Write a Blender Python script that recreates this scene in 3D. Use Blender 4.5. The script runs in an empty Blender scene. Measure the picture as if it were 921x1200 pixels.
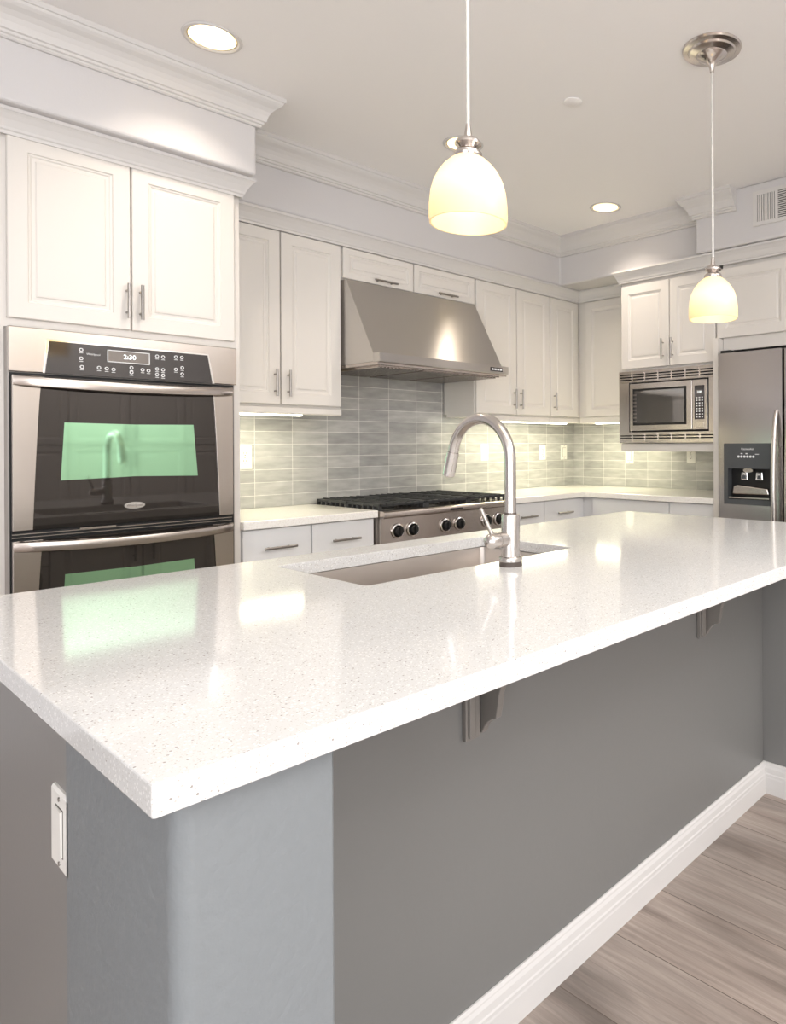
import bpy, bmesh, math, random
from mathutils import Vector, Matrix
random.seed(7)
C = bpy.context.scene.collection
PI = math.pi
EYE = 1.234            # camera height; geometry below is written relative to eye level and lifted at the end

# ------------------------------------------------------------------ camera
FPX = 804.65; PPX = 680.0; PPY = 520.93
YAW = math.radians(39.36); ROLL = math.radians(.28)
cd = bpy.data.cameras.new('camera'); cam = bpy.data.objects.new('camera', cd); C.objects.link(cam)
cd.sensor_fit = 'VERTICAL'; cd.sensor_height = 36; cd.sensor_width = 36 * 921 / 1200
cd.lens = FPX * 36 / 1200; cd.shift_x = (460.5 - PPX) / 1200; cd.shift_y = (PPY - 600) / 1200
cd.clip_start = .02
fw = Vector((math.cos(YAW), math.sin(YAW), 0)); rt = Vector((math.sin(YAW), -math.cos(YAW), 0)); up = Vector((0, 0, 1))
ri = rt * math.cos(ROLL) - up * math.sin(ROLL); ui = rt * math.sin(ROLL) + up * math.cos(ROLL)
M = Matrix((ri, ui, -fw)).transposed().to_4x4(); M.translation = (0, 0, EYE); cam.matrix_world = M
bpy.context.scene.camera = cam

# ------------------------------------------------------------------ world, exposure, big lights
w = bpy.data.worlds.new('world'); bpy.context.scene.world = w; w.use_nodes = True
w.node_tree.nodes['Background'].inputs[0].default_value = (.8, .88, 1, 1)
w.node_tree.nodes['Background'].inputs[1].default_value = .5
vs = bpy.context.scene.view_settings
vs.view_transform = 'Standard'; vs.look = 'None'; vs.gamma = 1; vs.use_curve_mapping = False; vs.exposure = 0.88

def area(name, loc, target, sx, sy, power, col, spread=PI):
    l = bpy.data.lights.new(name, 'AREA'); l.shape = 'RECTANGLE'; l.size = sx; l.size_y = sy
    l.energy = power; l.color = col; l.spread = spread
    o = bpy.data.objects.new(name, l); C.objects.link(o); o.location = loc
    o.rotation_euler = (Vector(target) - Vector(loc)).to_track_quat('-Z', 'Y').to_euler(); return o
# daylight through the glazing of the rear wall and the left wall
area('daylight_rear', (.3, -5.13, .05), (.3, 0, .05), 4.6, 2.2, 80, (.93, .96, 1))
area('daylight_left', (-4.13, -1.4, .05), (0, -1.4, .05), 3.6, 2.2, 58, (.96, .98, 1))
# added unseen uplight low by the rear window, brightens the ceiling
area('added_uplight', (.3, -4.1, -1.2), (.3, -4.1, 1), 4.0, 1.6, 160, (1, .98, .95))
# added fill lights at ceiling height, out of view and without fixtures
area('added_ceiling_fill', (-.3, -1.8, 1.43), (-.3, -1.8, 0), 1.6, 1.6, 18, (1, .985, .97))
area('added_ceiling_fill', (1.0, .55, 1.43), (1.0, .55, 0), 1.1, 1.0, 5.5, (1, .975, .95))
area('added_ceiling_fill', (2.2, -.9, 1.43), (2.2, -.9, 0), 1.2, 1.2, 30, (1, .985, .97))

# ------------------------------------------------------------------ materials
def mat(name, col, rough=.5, metal=0, spec=.5, emit=None, es=0, coat=0, trans=0, aniso=0):
    m = bpy.data.materials.new(name); m.use_nodes = True
    b = m.node_tree.nodes['Principled BSDF']
    b.inputs['Base Color'].default_value = (*col, 1); b.inputs['Roughness'].default_value = rough
    b.inputs['Metallic'].default_value = metal; b.inputs['Specular IOR Level'].default_value = spec
    b.inputs['Coat Weight'].default_value = coat; b.inputs['Transmission Weight'].default_value = trans
    b.inputs['Anisotropic'].default_value = aniso
    if emit: b.inputs['Emission Color'].default_value = (*emit, 1); b.inputs['Emission Strength'].default_value = es
    return m
def N(m, t, **k):
    n = m.node_tree.nodes.new(t)
    for a, v in k.items():
        if a.startswith('i_'): n.inputs[a[2:].replace('_', ' ')].default_value = v
        else: setattr(n, a, v)
    return n
def L(m, a, b): m.node_tree.links.new(a, b)
def P(m): return m.node_tree.nodes['Principled BSDF']
def bump_noise(m, scale, strength, dist=.002, detail=3, vec=None):
    tc = N(m, 'ShaderNodeTexCoord'); n = N(m, 'ShaderNodeTexNoise', i_Scale=scale, i_Detail=detail)
    if vec:
        mp = N(m, 'ShaderNodeMapping'); mp.inputs['Scale'].default_value = vec
        L(m, tc.outputs['Object'], mp.inputs['Vector']); L(m, mp.outputs[0], n.inputs['Vector'])
    else: L(m, tc.outputs['Object'], n.inputs['Vector'])
    b = N(m, 'ShaderNodeBump', i_Strength=strength, i_Distance=dist)
    L(m, n.outputs['Fac'], b.inputs['Height']); L(m, b.outputs[0], P(m).inputs['Normal'])
    return n
WHITE = mat('cabinet_paint_white', (.745, .712, .672), .32); bump_noise(WHITE, 40, .05)
DRAWER = mat('drawer_paint_white', (.80, .80, .80), .35); bump_noise(DRAWER, 40, .05)
TRIM = mat('trim_paint_white', (.67, .652, .638), .38); bump_noise(TRIM, 30, .05)
WALL = mat('wall_paint_pale_grey', (.64, .625, .63), .6); bump_noise(WALL, 160, .15)
CEIL = mat('ceiling_paint', (.92, .905, .90), .7); bump_noise(CEIL, 120, .12)
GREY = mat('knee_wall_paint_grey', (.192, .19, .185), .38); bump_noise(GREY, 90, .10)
PILG = mat('bar_end_grey_daylight_tint', (.205, .22, .231), .45); bump_noise(PILG, 55, .45, .003)  # cool daylight tint put into the grey paint colour
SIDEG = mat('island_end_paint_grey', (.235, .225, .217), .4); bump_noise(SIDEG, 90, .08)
CORB = mat('corbel_paint_taupe', (.21, .195, .18), .35); bump_noise(CORB, 60, .05)
BLACK = mat('black_gap', (.006, .006, .006), .5); bump_noise(BLACK, 60, .05)
IRON = mat('cast_iron', (.03, .032, .035), .45); bump_noise(IRON, 300, .3, .001)
PLAST = mat('white_plastic', (.84, .82, .78), .35); bump_noise(PLAST, 60, .03)
PLASTD = mat('dark_plastic_slots', (.08, .07, .06), .5); bump_noise(PLASTD, 60, .03)
CHROME = mat('chrome', (.82, .81, .8), .08, 1); bump_noise(CHROME, 20, .01)
ICON = mat('icon_print', (.62, .62, .62), .5, emit=(.7, .72, .74), es=.12); bump_noise(ICON, 60, .02)
RUBBER = mat('dark_rubber', (.09, .07, .06), .5); bump_noise(RUBBER, 60, .05)

def steel(name, col, rough, vec, aniso=0, rot=0.0, bump=True):
    m = mat(name, col, rough, 1, aniso=aniso)
    tc = N(m, 'ShaderNodeTexCoord'); mp = N(m, 'ShaderNodeMapping'); mp.inputs['Scale'].default_value = vec
    n = N(m, 'ShaderNodeTexNoise', i_Scale=1.0, i_Detail=4.0)
    L(m, tc.outputs['Object'], mp.inputs['Vector']); L(m, mp.outputs[0], n.inputs['Vector'])
    r = N(m, 'ShaderNodeMapRange'); r.inputs['To Min'].default_value = rough * .9; r.inputs['To Max'].default_value = rough * 1.12
    L(m, n.outputs['Fac'], r.inputs['Value']); L(m, r.outputs[0], P(m).inputs['Roughness'])
    if bump: b = N(m, 'ShaderNodeBump', i_Strength=.02, i_Distance=.001); L(m, n.outputs['Fac'], b.inputs['Height']); L(m, b.outputs[0], P(m).inputs['Normal'])
    if aniso:
        t = N(m, 'ShaderNodeCombineXYZ')
        for k in range(3): t.inputs[k].default_value = rot[k]
        L(m, t.outputs[0], P(m).inputs['Tangent'])
    return m
STEEL = steel('brushed_steel', (.53, .48, .44), .22, (2, 2, 900))
STEELH = steel('hood_brushed_steel', (.57, .545, .52), .30, (3, 3, 900), .95, (0, .508, .861))
STEELF = steel('fridge_steel', (.46, .43, .415), .2, (4, 4, 900), .8, (0, 1, 0))
STEELS = steel('sink_steel', (.56, .51, .47), .36, (300, 6, 6))
CASE = mat('satin_grey_casing', (.42, .385, .36), .45, .3); bump_noise(CASE, 60, .02)
NICKEL = steel('brushed_nickel', (.60, .565, .535), .27, (5, 5, 5), bump=False)
PULL = steel('pull_nickel', (.36, .34, .32), .28, (5, 5, 5), bump=False)
NICKELP = steel('pendant_nickel', (.62, .57, .53), .2, (60, 60, 60), bump=False)

def quartz():
    m = mat('quartz', (.8, .79, .77), .09, spec=.42)
    tc = N(m, 'ShaderNodeTexCoord')
    base = (.70, .697, .69, 1)
    prev = None
    for k, (sc, thr, dist, col, lo) in enumerate(((330, .86, .36, (.48, .445, .41, 1), .0), (560, .78, .42, (.60, .58, .55, 1), 0), (210, .975, .30, (.34, .31, .29, 1), 0), (300, .8, .5, (.84, .835, .82, 1), 0))):
        v = N(m, 'ShaderNodeTexVoronoi', i_Scale=float(sc)); L(m, tc.outputs['Object'], v.inputs['Vector'])
        sp = N(m, 'ShaderNodeSeparateColor'); L(m, v.outputs['Color'], sp.inputs[0])
        g = N(m, 'ShaderNodeMath', operation='GREATER_THAN'); g.inputs[1].default_value = thr; L(m, sp.outputs[k % 3], g.inputs[0])
        l = N(m, 'ShaderNodeMath', operation='LESS_THAN'); l.inputs[1].default_value = dist; L(m, v.outputs['Distance'], l.inputs[0])
        mu = N(m, 'ShaderNodeMath', operation='MULTIPLY'); L(m, g.outputs[0], mu.inputs[0]); L(m, l.outputs[0], mu.inputs[1])
        mx = N(m, 'ShaderNodeMix', data_type='RGBA'); L(m, mu.outputs[0], mx.inputs['Factor'])
        if prev is None: mx.inputs['A'].default_value = base
        else: L(m, prev, mx.inputs['A'])
        mx.inputs['B'].default_value = col; prev = mx.outputs['Result']
    L(m, prev, P(m).inputs['Base Color']); return m
QUARTZ = quartz()
def quartz2():
    m = mat('back_counter_quartz', (.72, .69, .64), .12)
    tc = N(m, 'ShaderNodeTexCoord'); v = N(m, 'ShaderNodeTexNoise', i_Scale=180.0, i_Detail=2.0)
    L(m, tc.outputs['Object'], v.inputs['Vector'])
    r = N(m, 'ShaderNodeValToRGB'); r.color_ramp.elements[0].position = .35; r.color_ramp.elements[0].color = (.86, .83, .78, 1)
    r.color_ramp.elements[1].position = .5; r.color_ramp.elements[1].color = (.94, .92, .88, 1)
    L(m, v.outputs['Fac'], r.inputs[0]); L(m, r.outputs[0], P(m).inputs['Base Color']); return m
QUARTZB = quartz2()

def tile(name, axis, u0, z0):
    m = mat(name, (.5, .5, .5), .22)
    tc = N(m, 'ShaderNodeTexCoord'); sp = N(m, 'ShaderNodeSeparateXYZ'); cb = N(m, 'ShaderNodeCombineXYZ')
    L(m, tc.outputs['Object'], sp.inputs[0])
    a = N(m, 'ShaderNodeMath', operation='ADD'); a.inputs[1].default_value = -u0 + .204 * 40
    z = N(m, 'ShaderNodeMath', operation='ADD'); z.inputs[1].default_value = -z0 + .0668 * 40
    L(m, sp.outputs[axis], a.inputs[0]); L(m, sp.outputs[2], z.inputs[0])
    L(m, a.outputs[0], cb.inputs[0]); L(m, z.outputs[0], cb.inputs[1])
    br = N(m, 'ShaderNodeTexBrick'); br.offset = 0; br.squash = 1
    for k, v in (('Scale', 1.0), ('Brick Width', .204), ('Row Height', .0668), ('Mortar Size', .0017), ('Mortar Smooth', .2), ('Bias', 0.0)): br.inputs[k].default_value = v
    br.inputs['Color1'].default_value = (.37, .367, .36, 1); br.inputs['Color2'].default_value = (.50, .497, .485, 1); br.inputs['Mortar'].default_value = (.74, .73, .70, 1)
    L(m, cb.outputs[0], br.inputs['Vector'])
    n = N(m, 'ShaderNodeTexNoise', i_Scale=9.0, i_Detail=4.0); mp = N(m, 'ShaderNodeMapping'); mp.inputs['Scale'].default_value = (1, 1, 4)
    L(m, tc.outputs['Object'], mp.inputs[0]); L(m, mp.outputs[0], n.inputs['Vector'])
    r = N(m, 'ShaderNodeMapRange'); r.inputs['From Min'].default_value = .3; r.inputs['From Max'].default_value = .7; r.inputs['To Min'].default_value = .86; r.inputs['To Max'].default_value = 1.14
    L(m, n.outputs['Fac'], r.inputs['Value'])
    mx = N(m, 'ShaderNodeVectorMath', operation='SCALE'); L(m, br.outputs['Color'], mx.inputs[0]); L(m, r.outputs[0], mx.inputs['Scale'])
    L(m, mx.outputs[0], P(m).inputs['Base Color'])
    iv = N(m, 'ShaderNodeMath', operation='SUBTRACT'); iv.inputs[0].default_value = 1.0; L(m, br.outputs['Fac'], iv.inputs[1])
    b = N(m, 'ShaderNodeBump', i_Strength=.5, i_Distance=.002); L(m, iv.outputs[0], b.inputs['Height'])
    n2 = N(m, 'ShaderNodeTexNoise', i_Scale=14.0); L(m, tc.outputs['Object'], n2.inputs['Vector'])
    b2 = N(m, 'ShaderNodeBump', i_Strength=.12, i_Distance=.004); L(m, n2.outputs['Fac'], b2.inputs['Height']); L(m, b.outputs[0], b2.inputs['Normal'])
    L(m, b2.outputs[0], P(m).inputs['Normal'])
    return m
TILEB = tile('glazed_tile_back', 0, 1.6747, .077)
TILER = tile('glazed_tile_right', 1, 3.4473, .077)

def floor_mat():
    m = mat('grey_oak_planks', (.3, .25, .2), .42)
    tc = N(m, 'ShaderNodeTexCoord'); mp = N(m, 'ShaderNodeMapping'); mp.inputs['Rotation'].default_value = (0, 0, PI / 2); mp.inputs['Location'].default_value = (.03, -.016 + .214 * 40, 0)
    L(m, tc.outputs['Object'], mp.inputs[0])
    br = N(m, 'ShaderNodeTexBrick'); br.offset = .37; br.offset_frequency = 2; br.squash = 1
    for k, v in (('Scale', 1.0), ('Brick Width', 1.35), ('Row Height', .216), ('Mortar Size', .0012), ('Mortar Smooth', .1), ('Bias', 0.0)): br.inputs[k].default_value = v
    br.inputs['Color1'].default_value = (0, 0, 0, 1); br.inputs['Color2'].default_value = (1, 1, 1, 1); br.inputs['Mortar'].default_value = (.5, .5, .5, 1)
    L(m, mp.outputs[0], br.inputs['Vector'])
    # grain, stretched along Y and shifted per plank
    sc = N(m, 'ShaderNodeVectorMath', operation='SCALE'); sc.inputs['Scale'].default_value = 7.3; L(m, br.outputs['Color'], sc.inputs[0])
    ad = N(m, 'ShaderNodeVectorMath', operation='ADD'); L(m, tc.outputs['Object'], ad.inputs[0]); L(m, sc.outputs[0], ad.inputs[1])
    m2 = N(m, 'ShaderNodeMapping'); m2.inputs['Scale'].default_value = (13, 1.0, 1); L(m, ad.outputs[0], m2.inputs[0])
    n = N(m, 'ShaderNodeTexNoise', i_Scale=1.0, i_Detail=7.0, i_Roughness=.55, i_Distortion=.7); L(m, m2.outputs[0], n.inputs['Vector'])
    m3 = N(m, 'ShaderNodeMapping'); m3.inputs['Scale'].default_value = (95, 4, 1); L(m, ad.outputs[0], m3.inputs[0])
    n3 = N(m, 'ShaderNodeTexNoise', i_Scale=1.0, i_Detail=4.0, i_Distortion=2.0); L(m, m3.outputs[0], n3.inputs['Vector'])
    r = N(m, 'ShaderNodeValToRGB'); e = r.color_ramp.elements
    e[0].position = .2; e[0].color = (.20, .155, .13, 1); e[1].position = .75; e[1].color = (.40, .34, .30, 1)
    x = r.color_ramp.elements.new(.45); x.color = (.32, .262, .227, 1)
    L(m, n.outputs['Fac'], r.inputs[0])
    r3 = N(m, 'ShaderNodeMapRange'); r3.inputs['From Min'].default_value = .3; r3.inputs['From Max'].default_value = .7; r3.inputs['To Min'].default_value = .84; r3.inputs['To Max'].default_value = 1.12
    L(m, n3.outputs['Fac'], r3.inputs['Value'])
    wv = N(m, 'ShaderNodeTexWave', i_Scale=1.0, i_Distortion=9.0, i_Detail=2.0); wv.bands_direction = 'X'; wv.inputs['Detail Scale'].default_value = 1.2
    m4 = N(m, 'ShaderNodeMapping'); m4.inputs['Scale'].default_value = (11, 1.6, 1); L(m, ad.outputs[0], m4.inputs[0]); L(m, m4.outputs[0], wv.inputs['Vector'])
    rw = N(m, 'ShaderNodeMapRange'); rw.inputs['To Min'].default_value = .94; rw.inputs['To Max'].default_value = 1.05; L(m, wv.outputs['Fac'], rw.inputs['Value'])
    m5 = N(m, 'ShaderNodeMapping'); m5.inputs['Scale'].default_value = (5, 1.7, 1); L(m, ad.outputs[0], m5.inputs[0])
    n5 = N(m, 'ShaderNodeTexNoise', i_Scale=1.0, i_Detail=2.0, i_Distortion=.5); L(m, m5.outputs[0], n5.inputs['Vector'])
    r5 = N(m, 'ShaderNodeMapRange'); r5.inputs['From Min'].default_value = .36; r5.inputs['From Max'].default_value = .52; r5.inputs['To Min'].default_value = .60; r5.inputs['To Max'].default_value = 1.04; L(m, n5.outputs['Fac'], r5.inputs['Value'])
    q1 = N(m, 'ShaderNodeMath', operation='MULTIPLY'); L(m, r3.outputs[0], q1.inputs[0]); L(m, rw.outputs[0], q1.inputs[1])
    q2 = N(m, 'ShaderNodeMath', operation='MULTIPLY'); L(m, q1.outputs[0], q2.inputs[0]); L(m, r5.outputs[0], q2.inputs[1])
    s1 = N(m, 'ShaderNodeVectorMath', operation='SCALE'); L(m, r.outputs[0], s1.inputs[0]); L(m, q2.outputs[0], s1.inputs['Scale'])
    sb = N(m, 'ShaderNodeSeparateColor'); L(m, br.outputs['Color'], sb.inputs[0])
    r4 = N(m, 'ShaderNodeMapRange'); r4.inputs['To Min'].default_value = .86; r4.inputs['To Max'].default_value = 1.14; L(m, sb.outputs[0], r4.inputs['Value'])
    s2 = N(m, 'ShaderNodeVectorMath', operation='SCALE'); L(m, s1.outputs[0], s2.inputs[0]); L(m, r4.outputs[0], s2.inputs['Scale'])
    mx = N(m, 'ShaderNodeMix', data_type='RGBA'); L(m, br.outputs['Fac'], mx.inputs['Factor']); L(m, s2.outputs[0], mx.inputs['A']); mx.inputs['B'].default_value = (.10, .075, .06, 1)
    L(m, mx.outputs['Result'], P(m).inputs['Base Color'])
    b = N(m, 'ShaderNodeBump', i_Strength=.15, i_Distance=.001); L(m, n3.outputs['Fac'], b.inputs['Height']); L(m, b.outputs[0], P(m).inputs['Normal'])
    return m
FLOOR = floor_mat()
OVENG = mat('oven_black_glass', (.048, .041, .037), .03, .55, 1.0); bump_noise(OVENG, 3, .01)
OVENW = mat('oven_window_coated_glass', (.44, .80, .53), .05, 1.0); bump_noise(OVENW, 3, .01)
CTRLG = mat('control_glass', (.06, .055, .055), .06, .5, 1.0); bump_noise(CTRLG, 3, .01)
DISP = mat('display_glass', (.20, .18, .165), .15, .3); bump_noise(DISP, 3, .01)
MWG = mat('microwave_glass', (.22, .21, .20), .06, .7, 1.0); bump_noise(MWG, 3, .01)
DISPG = mat('dispenser_grey', (.075, .08, .085), .25); bump_noise(DISPG, 30, .02)
LITW = mat('lit_digits', (.8, .85, .85), .5, emit=(.85, .92, .95), es=.8); bump_noise(LITW, 30, .01)
LEDT = mat('led_tube', (1, 1, .95), .5, emit=(1, .98, .84), es=3.2); bump_noise(LEDT, 30, .01)
LAMP = mat('lamp_face', (1, .95, .85), .5, emit=(1, .90, .68), es=9); bump_noise(LAMP, 30, .01)
CANM = mat('can_baffle', (.60, .51, .33), .35); bump_noise(CANM, 30, .02)
BULB = mat('bulb', (1, .95, .85), .5, emit=(1, .88, .62), es=5); bump_noise(BULB, 30, .01)
def shade_mat():
    m = bpy.data.materials.new('frosted_glass_painted_glow'); m.use_nodes = True; nt = m.node_tree; p = P(m)
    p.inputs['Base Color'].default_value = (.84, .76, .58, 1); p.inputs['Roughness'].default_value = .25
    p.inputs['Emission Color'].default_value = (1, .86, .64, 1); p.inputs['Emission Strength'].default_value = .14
    t = N(m, 'ShaderNodeBsdfTranslucent'); t.inputs[0].default_value = (1, .87, .62, 1)
    tc = N(m, 'ShaderNodeTexCoord'); n = N(m, 'ShaderNodeTexNoise', i_Scale=25.0); L(m, tc.outputs['Object'], n.inputs['Vector'])
    r = N(m, 'ShaderNodeMapRange'); r.inputs['To Min'].default_value = .42; r.inputs['To Max'].default_value = .5; L(m, n.outputs['Fac'], r.inputs['Value'])
    mx = N(m, 'ShaderNodeMixShader'); L(m, r.outputs[0], mx.inputs[0]); L(m, p.outputs[0], mx.inputs[1]); L(m, t.outputs[0], mx.inputs[2])
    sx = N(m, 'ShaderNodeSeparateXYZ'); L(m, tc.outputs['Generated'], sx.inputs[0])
    cr = N(m, 'ShaderNodeValToRGB'); e = cr.color_ramp.elements  # bulb glow through the glass painted as emission, strongest around mid-height
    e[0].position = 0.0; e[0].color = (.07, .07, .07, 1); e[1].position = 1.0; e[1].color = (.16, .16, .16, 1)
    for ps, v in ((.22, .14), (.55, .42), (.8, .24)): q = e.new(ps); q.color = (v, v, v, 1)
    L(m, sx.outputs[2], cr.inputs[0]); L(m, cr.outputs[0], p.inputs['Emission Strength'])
    L(m, mx.outputs[0], nt.nodes['Material Output'].inputs['Surface']); return m
SHADE = shade_mat()
CORD = mat('clear_cord', (.86, .84, .80), .2, 0, .5, trans=.35); bump_noise(CORD, 30, .02)
PANE = mat('window_glass', (1, 1, 1), .0, 0, .5, trans=1)
bump_noise(PANE, 2, .002)

# ------------------------------------------------------------------ helpers
def origin(o):
    v = Vector((0, 0, 0))
    while o is not None: v += o.location; o = o.parent
    return v
def obj(name, bm, m, parent=None, loc=None, smooth=False, bevel=0, seg=2, recalc=True):
    """bmesh given in world coordinates -> one mesh object"""
    if recalc: bmesh.ops.recalc_face_normals(bm, faces=bm.faces)
    me = bpy.data.meshes.new(name); o = bpy.data.objects.new(name, me)
    if parent is not None: off = origin(parent)
    else:
        if loc is None:
            xs = [v.co for v in bm.verts]
            loc = Vector(((min(v.x for v in xs) + max(v.x for v in xs)) / 2, (min(v.y for v in xs) + max(v.y for v in xs)) / 2, min(v.z for v in xs)))
        off = Vector(loc); o.location = off
    bmesh.ops.translate(bm, verts=bm.verts, vec=-off)
    bm.to_mesh(me); bm.free(); me.materials.append(m)
    if smooth:
        for f in me.polygons: f.use_smooth = True
        try: me.set_sharp_from_angle(angle=math.radians(35))
        except Exception: pass
    C.objects.link(o)
    if parent is not None: o.parent = parent
    if bevel:
        md = o.modifiers.new('bevel', 'BEVEL'); md.width = bevel; md.segments = seg; md.limit_method = 'ANGLE'; md.angle_limit = math.radians(40)
    return o
def tag(o, label, cat, group=None):
    o['label'] = label; o['category'] = cat
    if group: o['group'] = group
    return o
def thing(name, label, cat, loc, group=None):
    o = bpy.data.objects.new(name, None); C.objects.link(o); o.location = loc; o.empty_display_size = .1
    return tag(o, label, cat, group)
def struct(name, bm, m, **k):
    o = obj(name, bm, m, **k); o['kind'] = 'structure'; return o
def dup(o, parent=None):
    c = o.copy(); C.objects.link(c)
    if parent is not None: c.parent = parent
    for ch in list(o.children): dup(ch, c)
    return c
NB = bmesh.new
def box(bm, x0, x1, y0, y1, z0, z1):
    v = [bm.verts.new((x, y, z)) for z in (z0, z1) for y in (y0, y1) for x in (x0, x1)]
    for f in ((0, 2, 3, 1), (4, 5, 7, 6), (0, 1, 5, 4), (2, 6, 7, 3), (0, 4, 6, 2), (1, 3, 7, 5)): bm.faces.new([v[i] for i in f])
    return bm
class Fr:
    """a plane: a runs to the viewer's right, b up, c out of the plane"""
    def __init__(s, kind, base): s.k = kind; s.base = base
    def __call__(s, a, b, c=0):
        if s.k == 'Y': return (a, s.base - c, b)          # faces -Y, a = X
        if s.k == 'X': return (s.base - c, a, b)          # faces -X, a = Y
        if s.k == 'R': return (a, s.base + c, b)          # faces +Y
def fbox(bm, F, a0, a1, b0, b1, c0, c1):
    p, q = F(a0, b0, c0), F(a1, b1, c1)
    return box(bm, min(p[0], q[0]), max(p[0], q[0]), min(p[1], q[1]), max(p[1], q[1]), min(p[2], q[2]), max(p[2], q[2]))
def prism(bm, pts, c0, c1, F):
    A = [bm.verts.new(F(a, b, c0)) for a, b in pts]; B = [bm.verts.new(F(a, b, c1)) for a, b in pts]
    bm.faces.new(A); bm.faces.new(B[::-1]); n = len(pts)
    for i in range(n): bm.faces.new((A[i], A[(i + 1) % n], B[(i + 1) % n], B[i]))
    return bm
def tube(bm, pts, r, seg=14, cap=True):
    pts = [Vector(p) for p in pts]; rs = r if isinstance(r, (list, tuple)) else [r] * len(pts)
    t0 = (pts[1] - pts[0]).normalized(); n = t0.orthogonal().normalized(); rings = []
    for i, p in enumerate(pts):
        if i == 0: t = t0
        elif i == len(pts) - 1: t = (pts[-1] - pts[-2]).normalized()
        else: t = ((pts[i + 1] - p).normalized() + (p - pts[i - 1]).normalized()).normalized()
        n = (n - t * n.dot(t)).normalized(); b = t.cross(n)
        rings.append([bm.verts.new(p + (n * math.cos(2 * PI * k / seg) + b * math.sin(2 * PI * k / seg)) * rs[i]) for k in range(seg)])
    for a, b in zip(rings, rings[1:]):
        for k in range(seg): bm.faces.new((a[k], a[(k + 1) % seg], b[(k + 1) % seg], b[k]))
    if cap: bm.faces.new(rings[0][::-1]); bm.faces.new(rings[-1])
    return bm
def lathe(bm, prof, cx, cy, seg=40, closed=False, cz=0):
    rings = []
    for r, z in prof:
        if r < 1e-6: rings.append([bm.verts.new((cx, cy, z + cz))])
        else: rings.append([bm.verts.new((cx + r * math.cos(2 * PI * k / seg), cy + r * math.sin(2 * PI * k / seg), z + cz)) for k in range(seg)])
    prs = list(zip(rings, rings[1:]))
    if closed: prs.append((rings[-1], rings[0]))
    for a, b in prs:
        for k in range(seg):
            q = [a[k % len(a)], a[(k + 1) % seg % len(a)], b[(k + 1) % seg % len(b)], b[k % len(b)]]
            q2 = []
            for v in q:
                if v not in q2: q2.append(v)
            if len(q2) > 2: bm.faces.new(q2)
    return bm
def disc_cyl(bm, F, a, b, r, c0, c1, seg=24, r2=None, ry=1.0):
    r2 = r if r2 is None else r2
    A = [bm.verts.new(F(a + r * math.cos(2 * PI * k / seg), b + r * ry * math.sin(2 * PI * k / seg), c0)) for k in range(seg)]
    B = [bm.verts.new(F(a + r2 * math.cos(2 * PI * k / seg), b + r2 * ry * math.sin(2 * PI * k / seg), c1)) for k in range(seg)]
    bm.faces.new(A); bm.faces.new(B)
    for k in range(seg): bm.faces.new((A[k], A[(k + 1) % seg], B[(k + 1) % seg], B[k]))
    return bm
def sweep(bm, path, prof):
    """mitred sweep of a (out, z) profile along a 2D path; 'out' is to the right of travel"""
    pts = [Vector(p) for p in path]; rings = []
    def nrm(a, b): d = (b - a).normalized(); return Vector((d.y, -d.x))
    for i, p in enumerate(pts):
        if i == 0: m = nrm(pts[0], pts[1])
        elif i == len(pts) - 1: m = nrm(pts[-2], pts[-1])
        else:
            n1, n2 = nrm(pts[i - 1], p), nrm(p, pts[i + 1]); m = (n1 + n2) / (1 + n1.dot(n2))
        rings.append([bm.verts.new((p.x + m.x * o, p.y + m.y * o, z)) for o, z in prof])
    k = len(prof)
    for a, b in zip(rings, rings[1:]):
        for j in range(k): bm.faces.new((a[j], a[(j + 1) % k], b[(j + 1) % k], b[j]))
    bm.faces.new(rings[0]); bm.faces.new(rings[-1][::-1])
    return bm
def panel(bm, F, a0, a1, b0, b1, t=.02, rail=.055, steps=None):
    """cabinet door: flat frame, moulded step, raised field"""
    if steps is None:
        steps = [(0, 0), (0, t - .0025), (.0025, t), (rail, t), (rail + .003, t - .004), (rail + .008, t - .0045), (rail + .012, t - .0075), (rail + .022, t - .0075), (rail + .026, t - .004), (rail + .034, t - .0035)]
    rings = []
    for i, c in steps:
        rings.append([bm.verts.new(F(a, b, c)) for a, b in ((a0 + i, b0 + i), (a1 - i, b0 + i), (a1 - i, b1 - i), (a0 + i, b1 - i))])
    for p, q in zip(rings, rings[1:]):
        for k in range(4): bm.faces.new((p[k], p[(k + 1) % 4], q[(k + 1) % 4], q[k]))
    bm.faces.new(rings[0][::-1]); bm.faces.new(rings[-1]); return bm
def pull(parent, F, a, b, L_=.13, vert=True, c=.02, r=.0058, m=None):
    bm = NB(); h = L_ / 2; o = c + .028
    e = (lambda t: F(a, b + t, o)) if vert else (lambda t: F(a + t, b, o))
    f = (lambda t, cc: F(a, b + t, cc)) if vert else (lambda t, cc: F(a + t, b, cc))
    tube(bm, [e(-h), e(h)], r)
    for t in (-h * .62, h * .62): tube(bm, [f(t, c), f(t, o)], r * .75)
    return obj('handle', bm, m or PULL, parent, smooth=True)
def door(parent, F, a0, a1, b0, b1, hx=None, hb=None, horiz=False, L_=.13, rail=.055, m=None, name='door', t=.02, flat=False):
    steps = [(0, 0), (0, t - .002), (.002, t)] if flat else None
    d = obj(name, panel(NB(), F, a0, a1, b0, b1, t, rail, steps), m or WHITE, parent)
    if hx is not None: pull(d, F, hx, hb, L_, not horiz, t)
    return d
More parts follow.
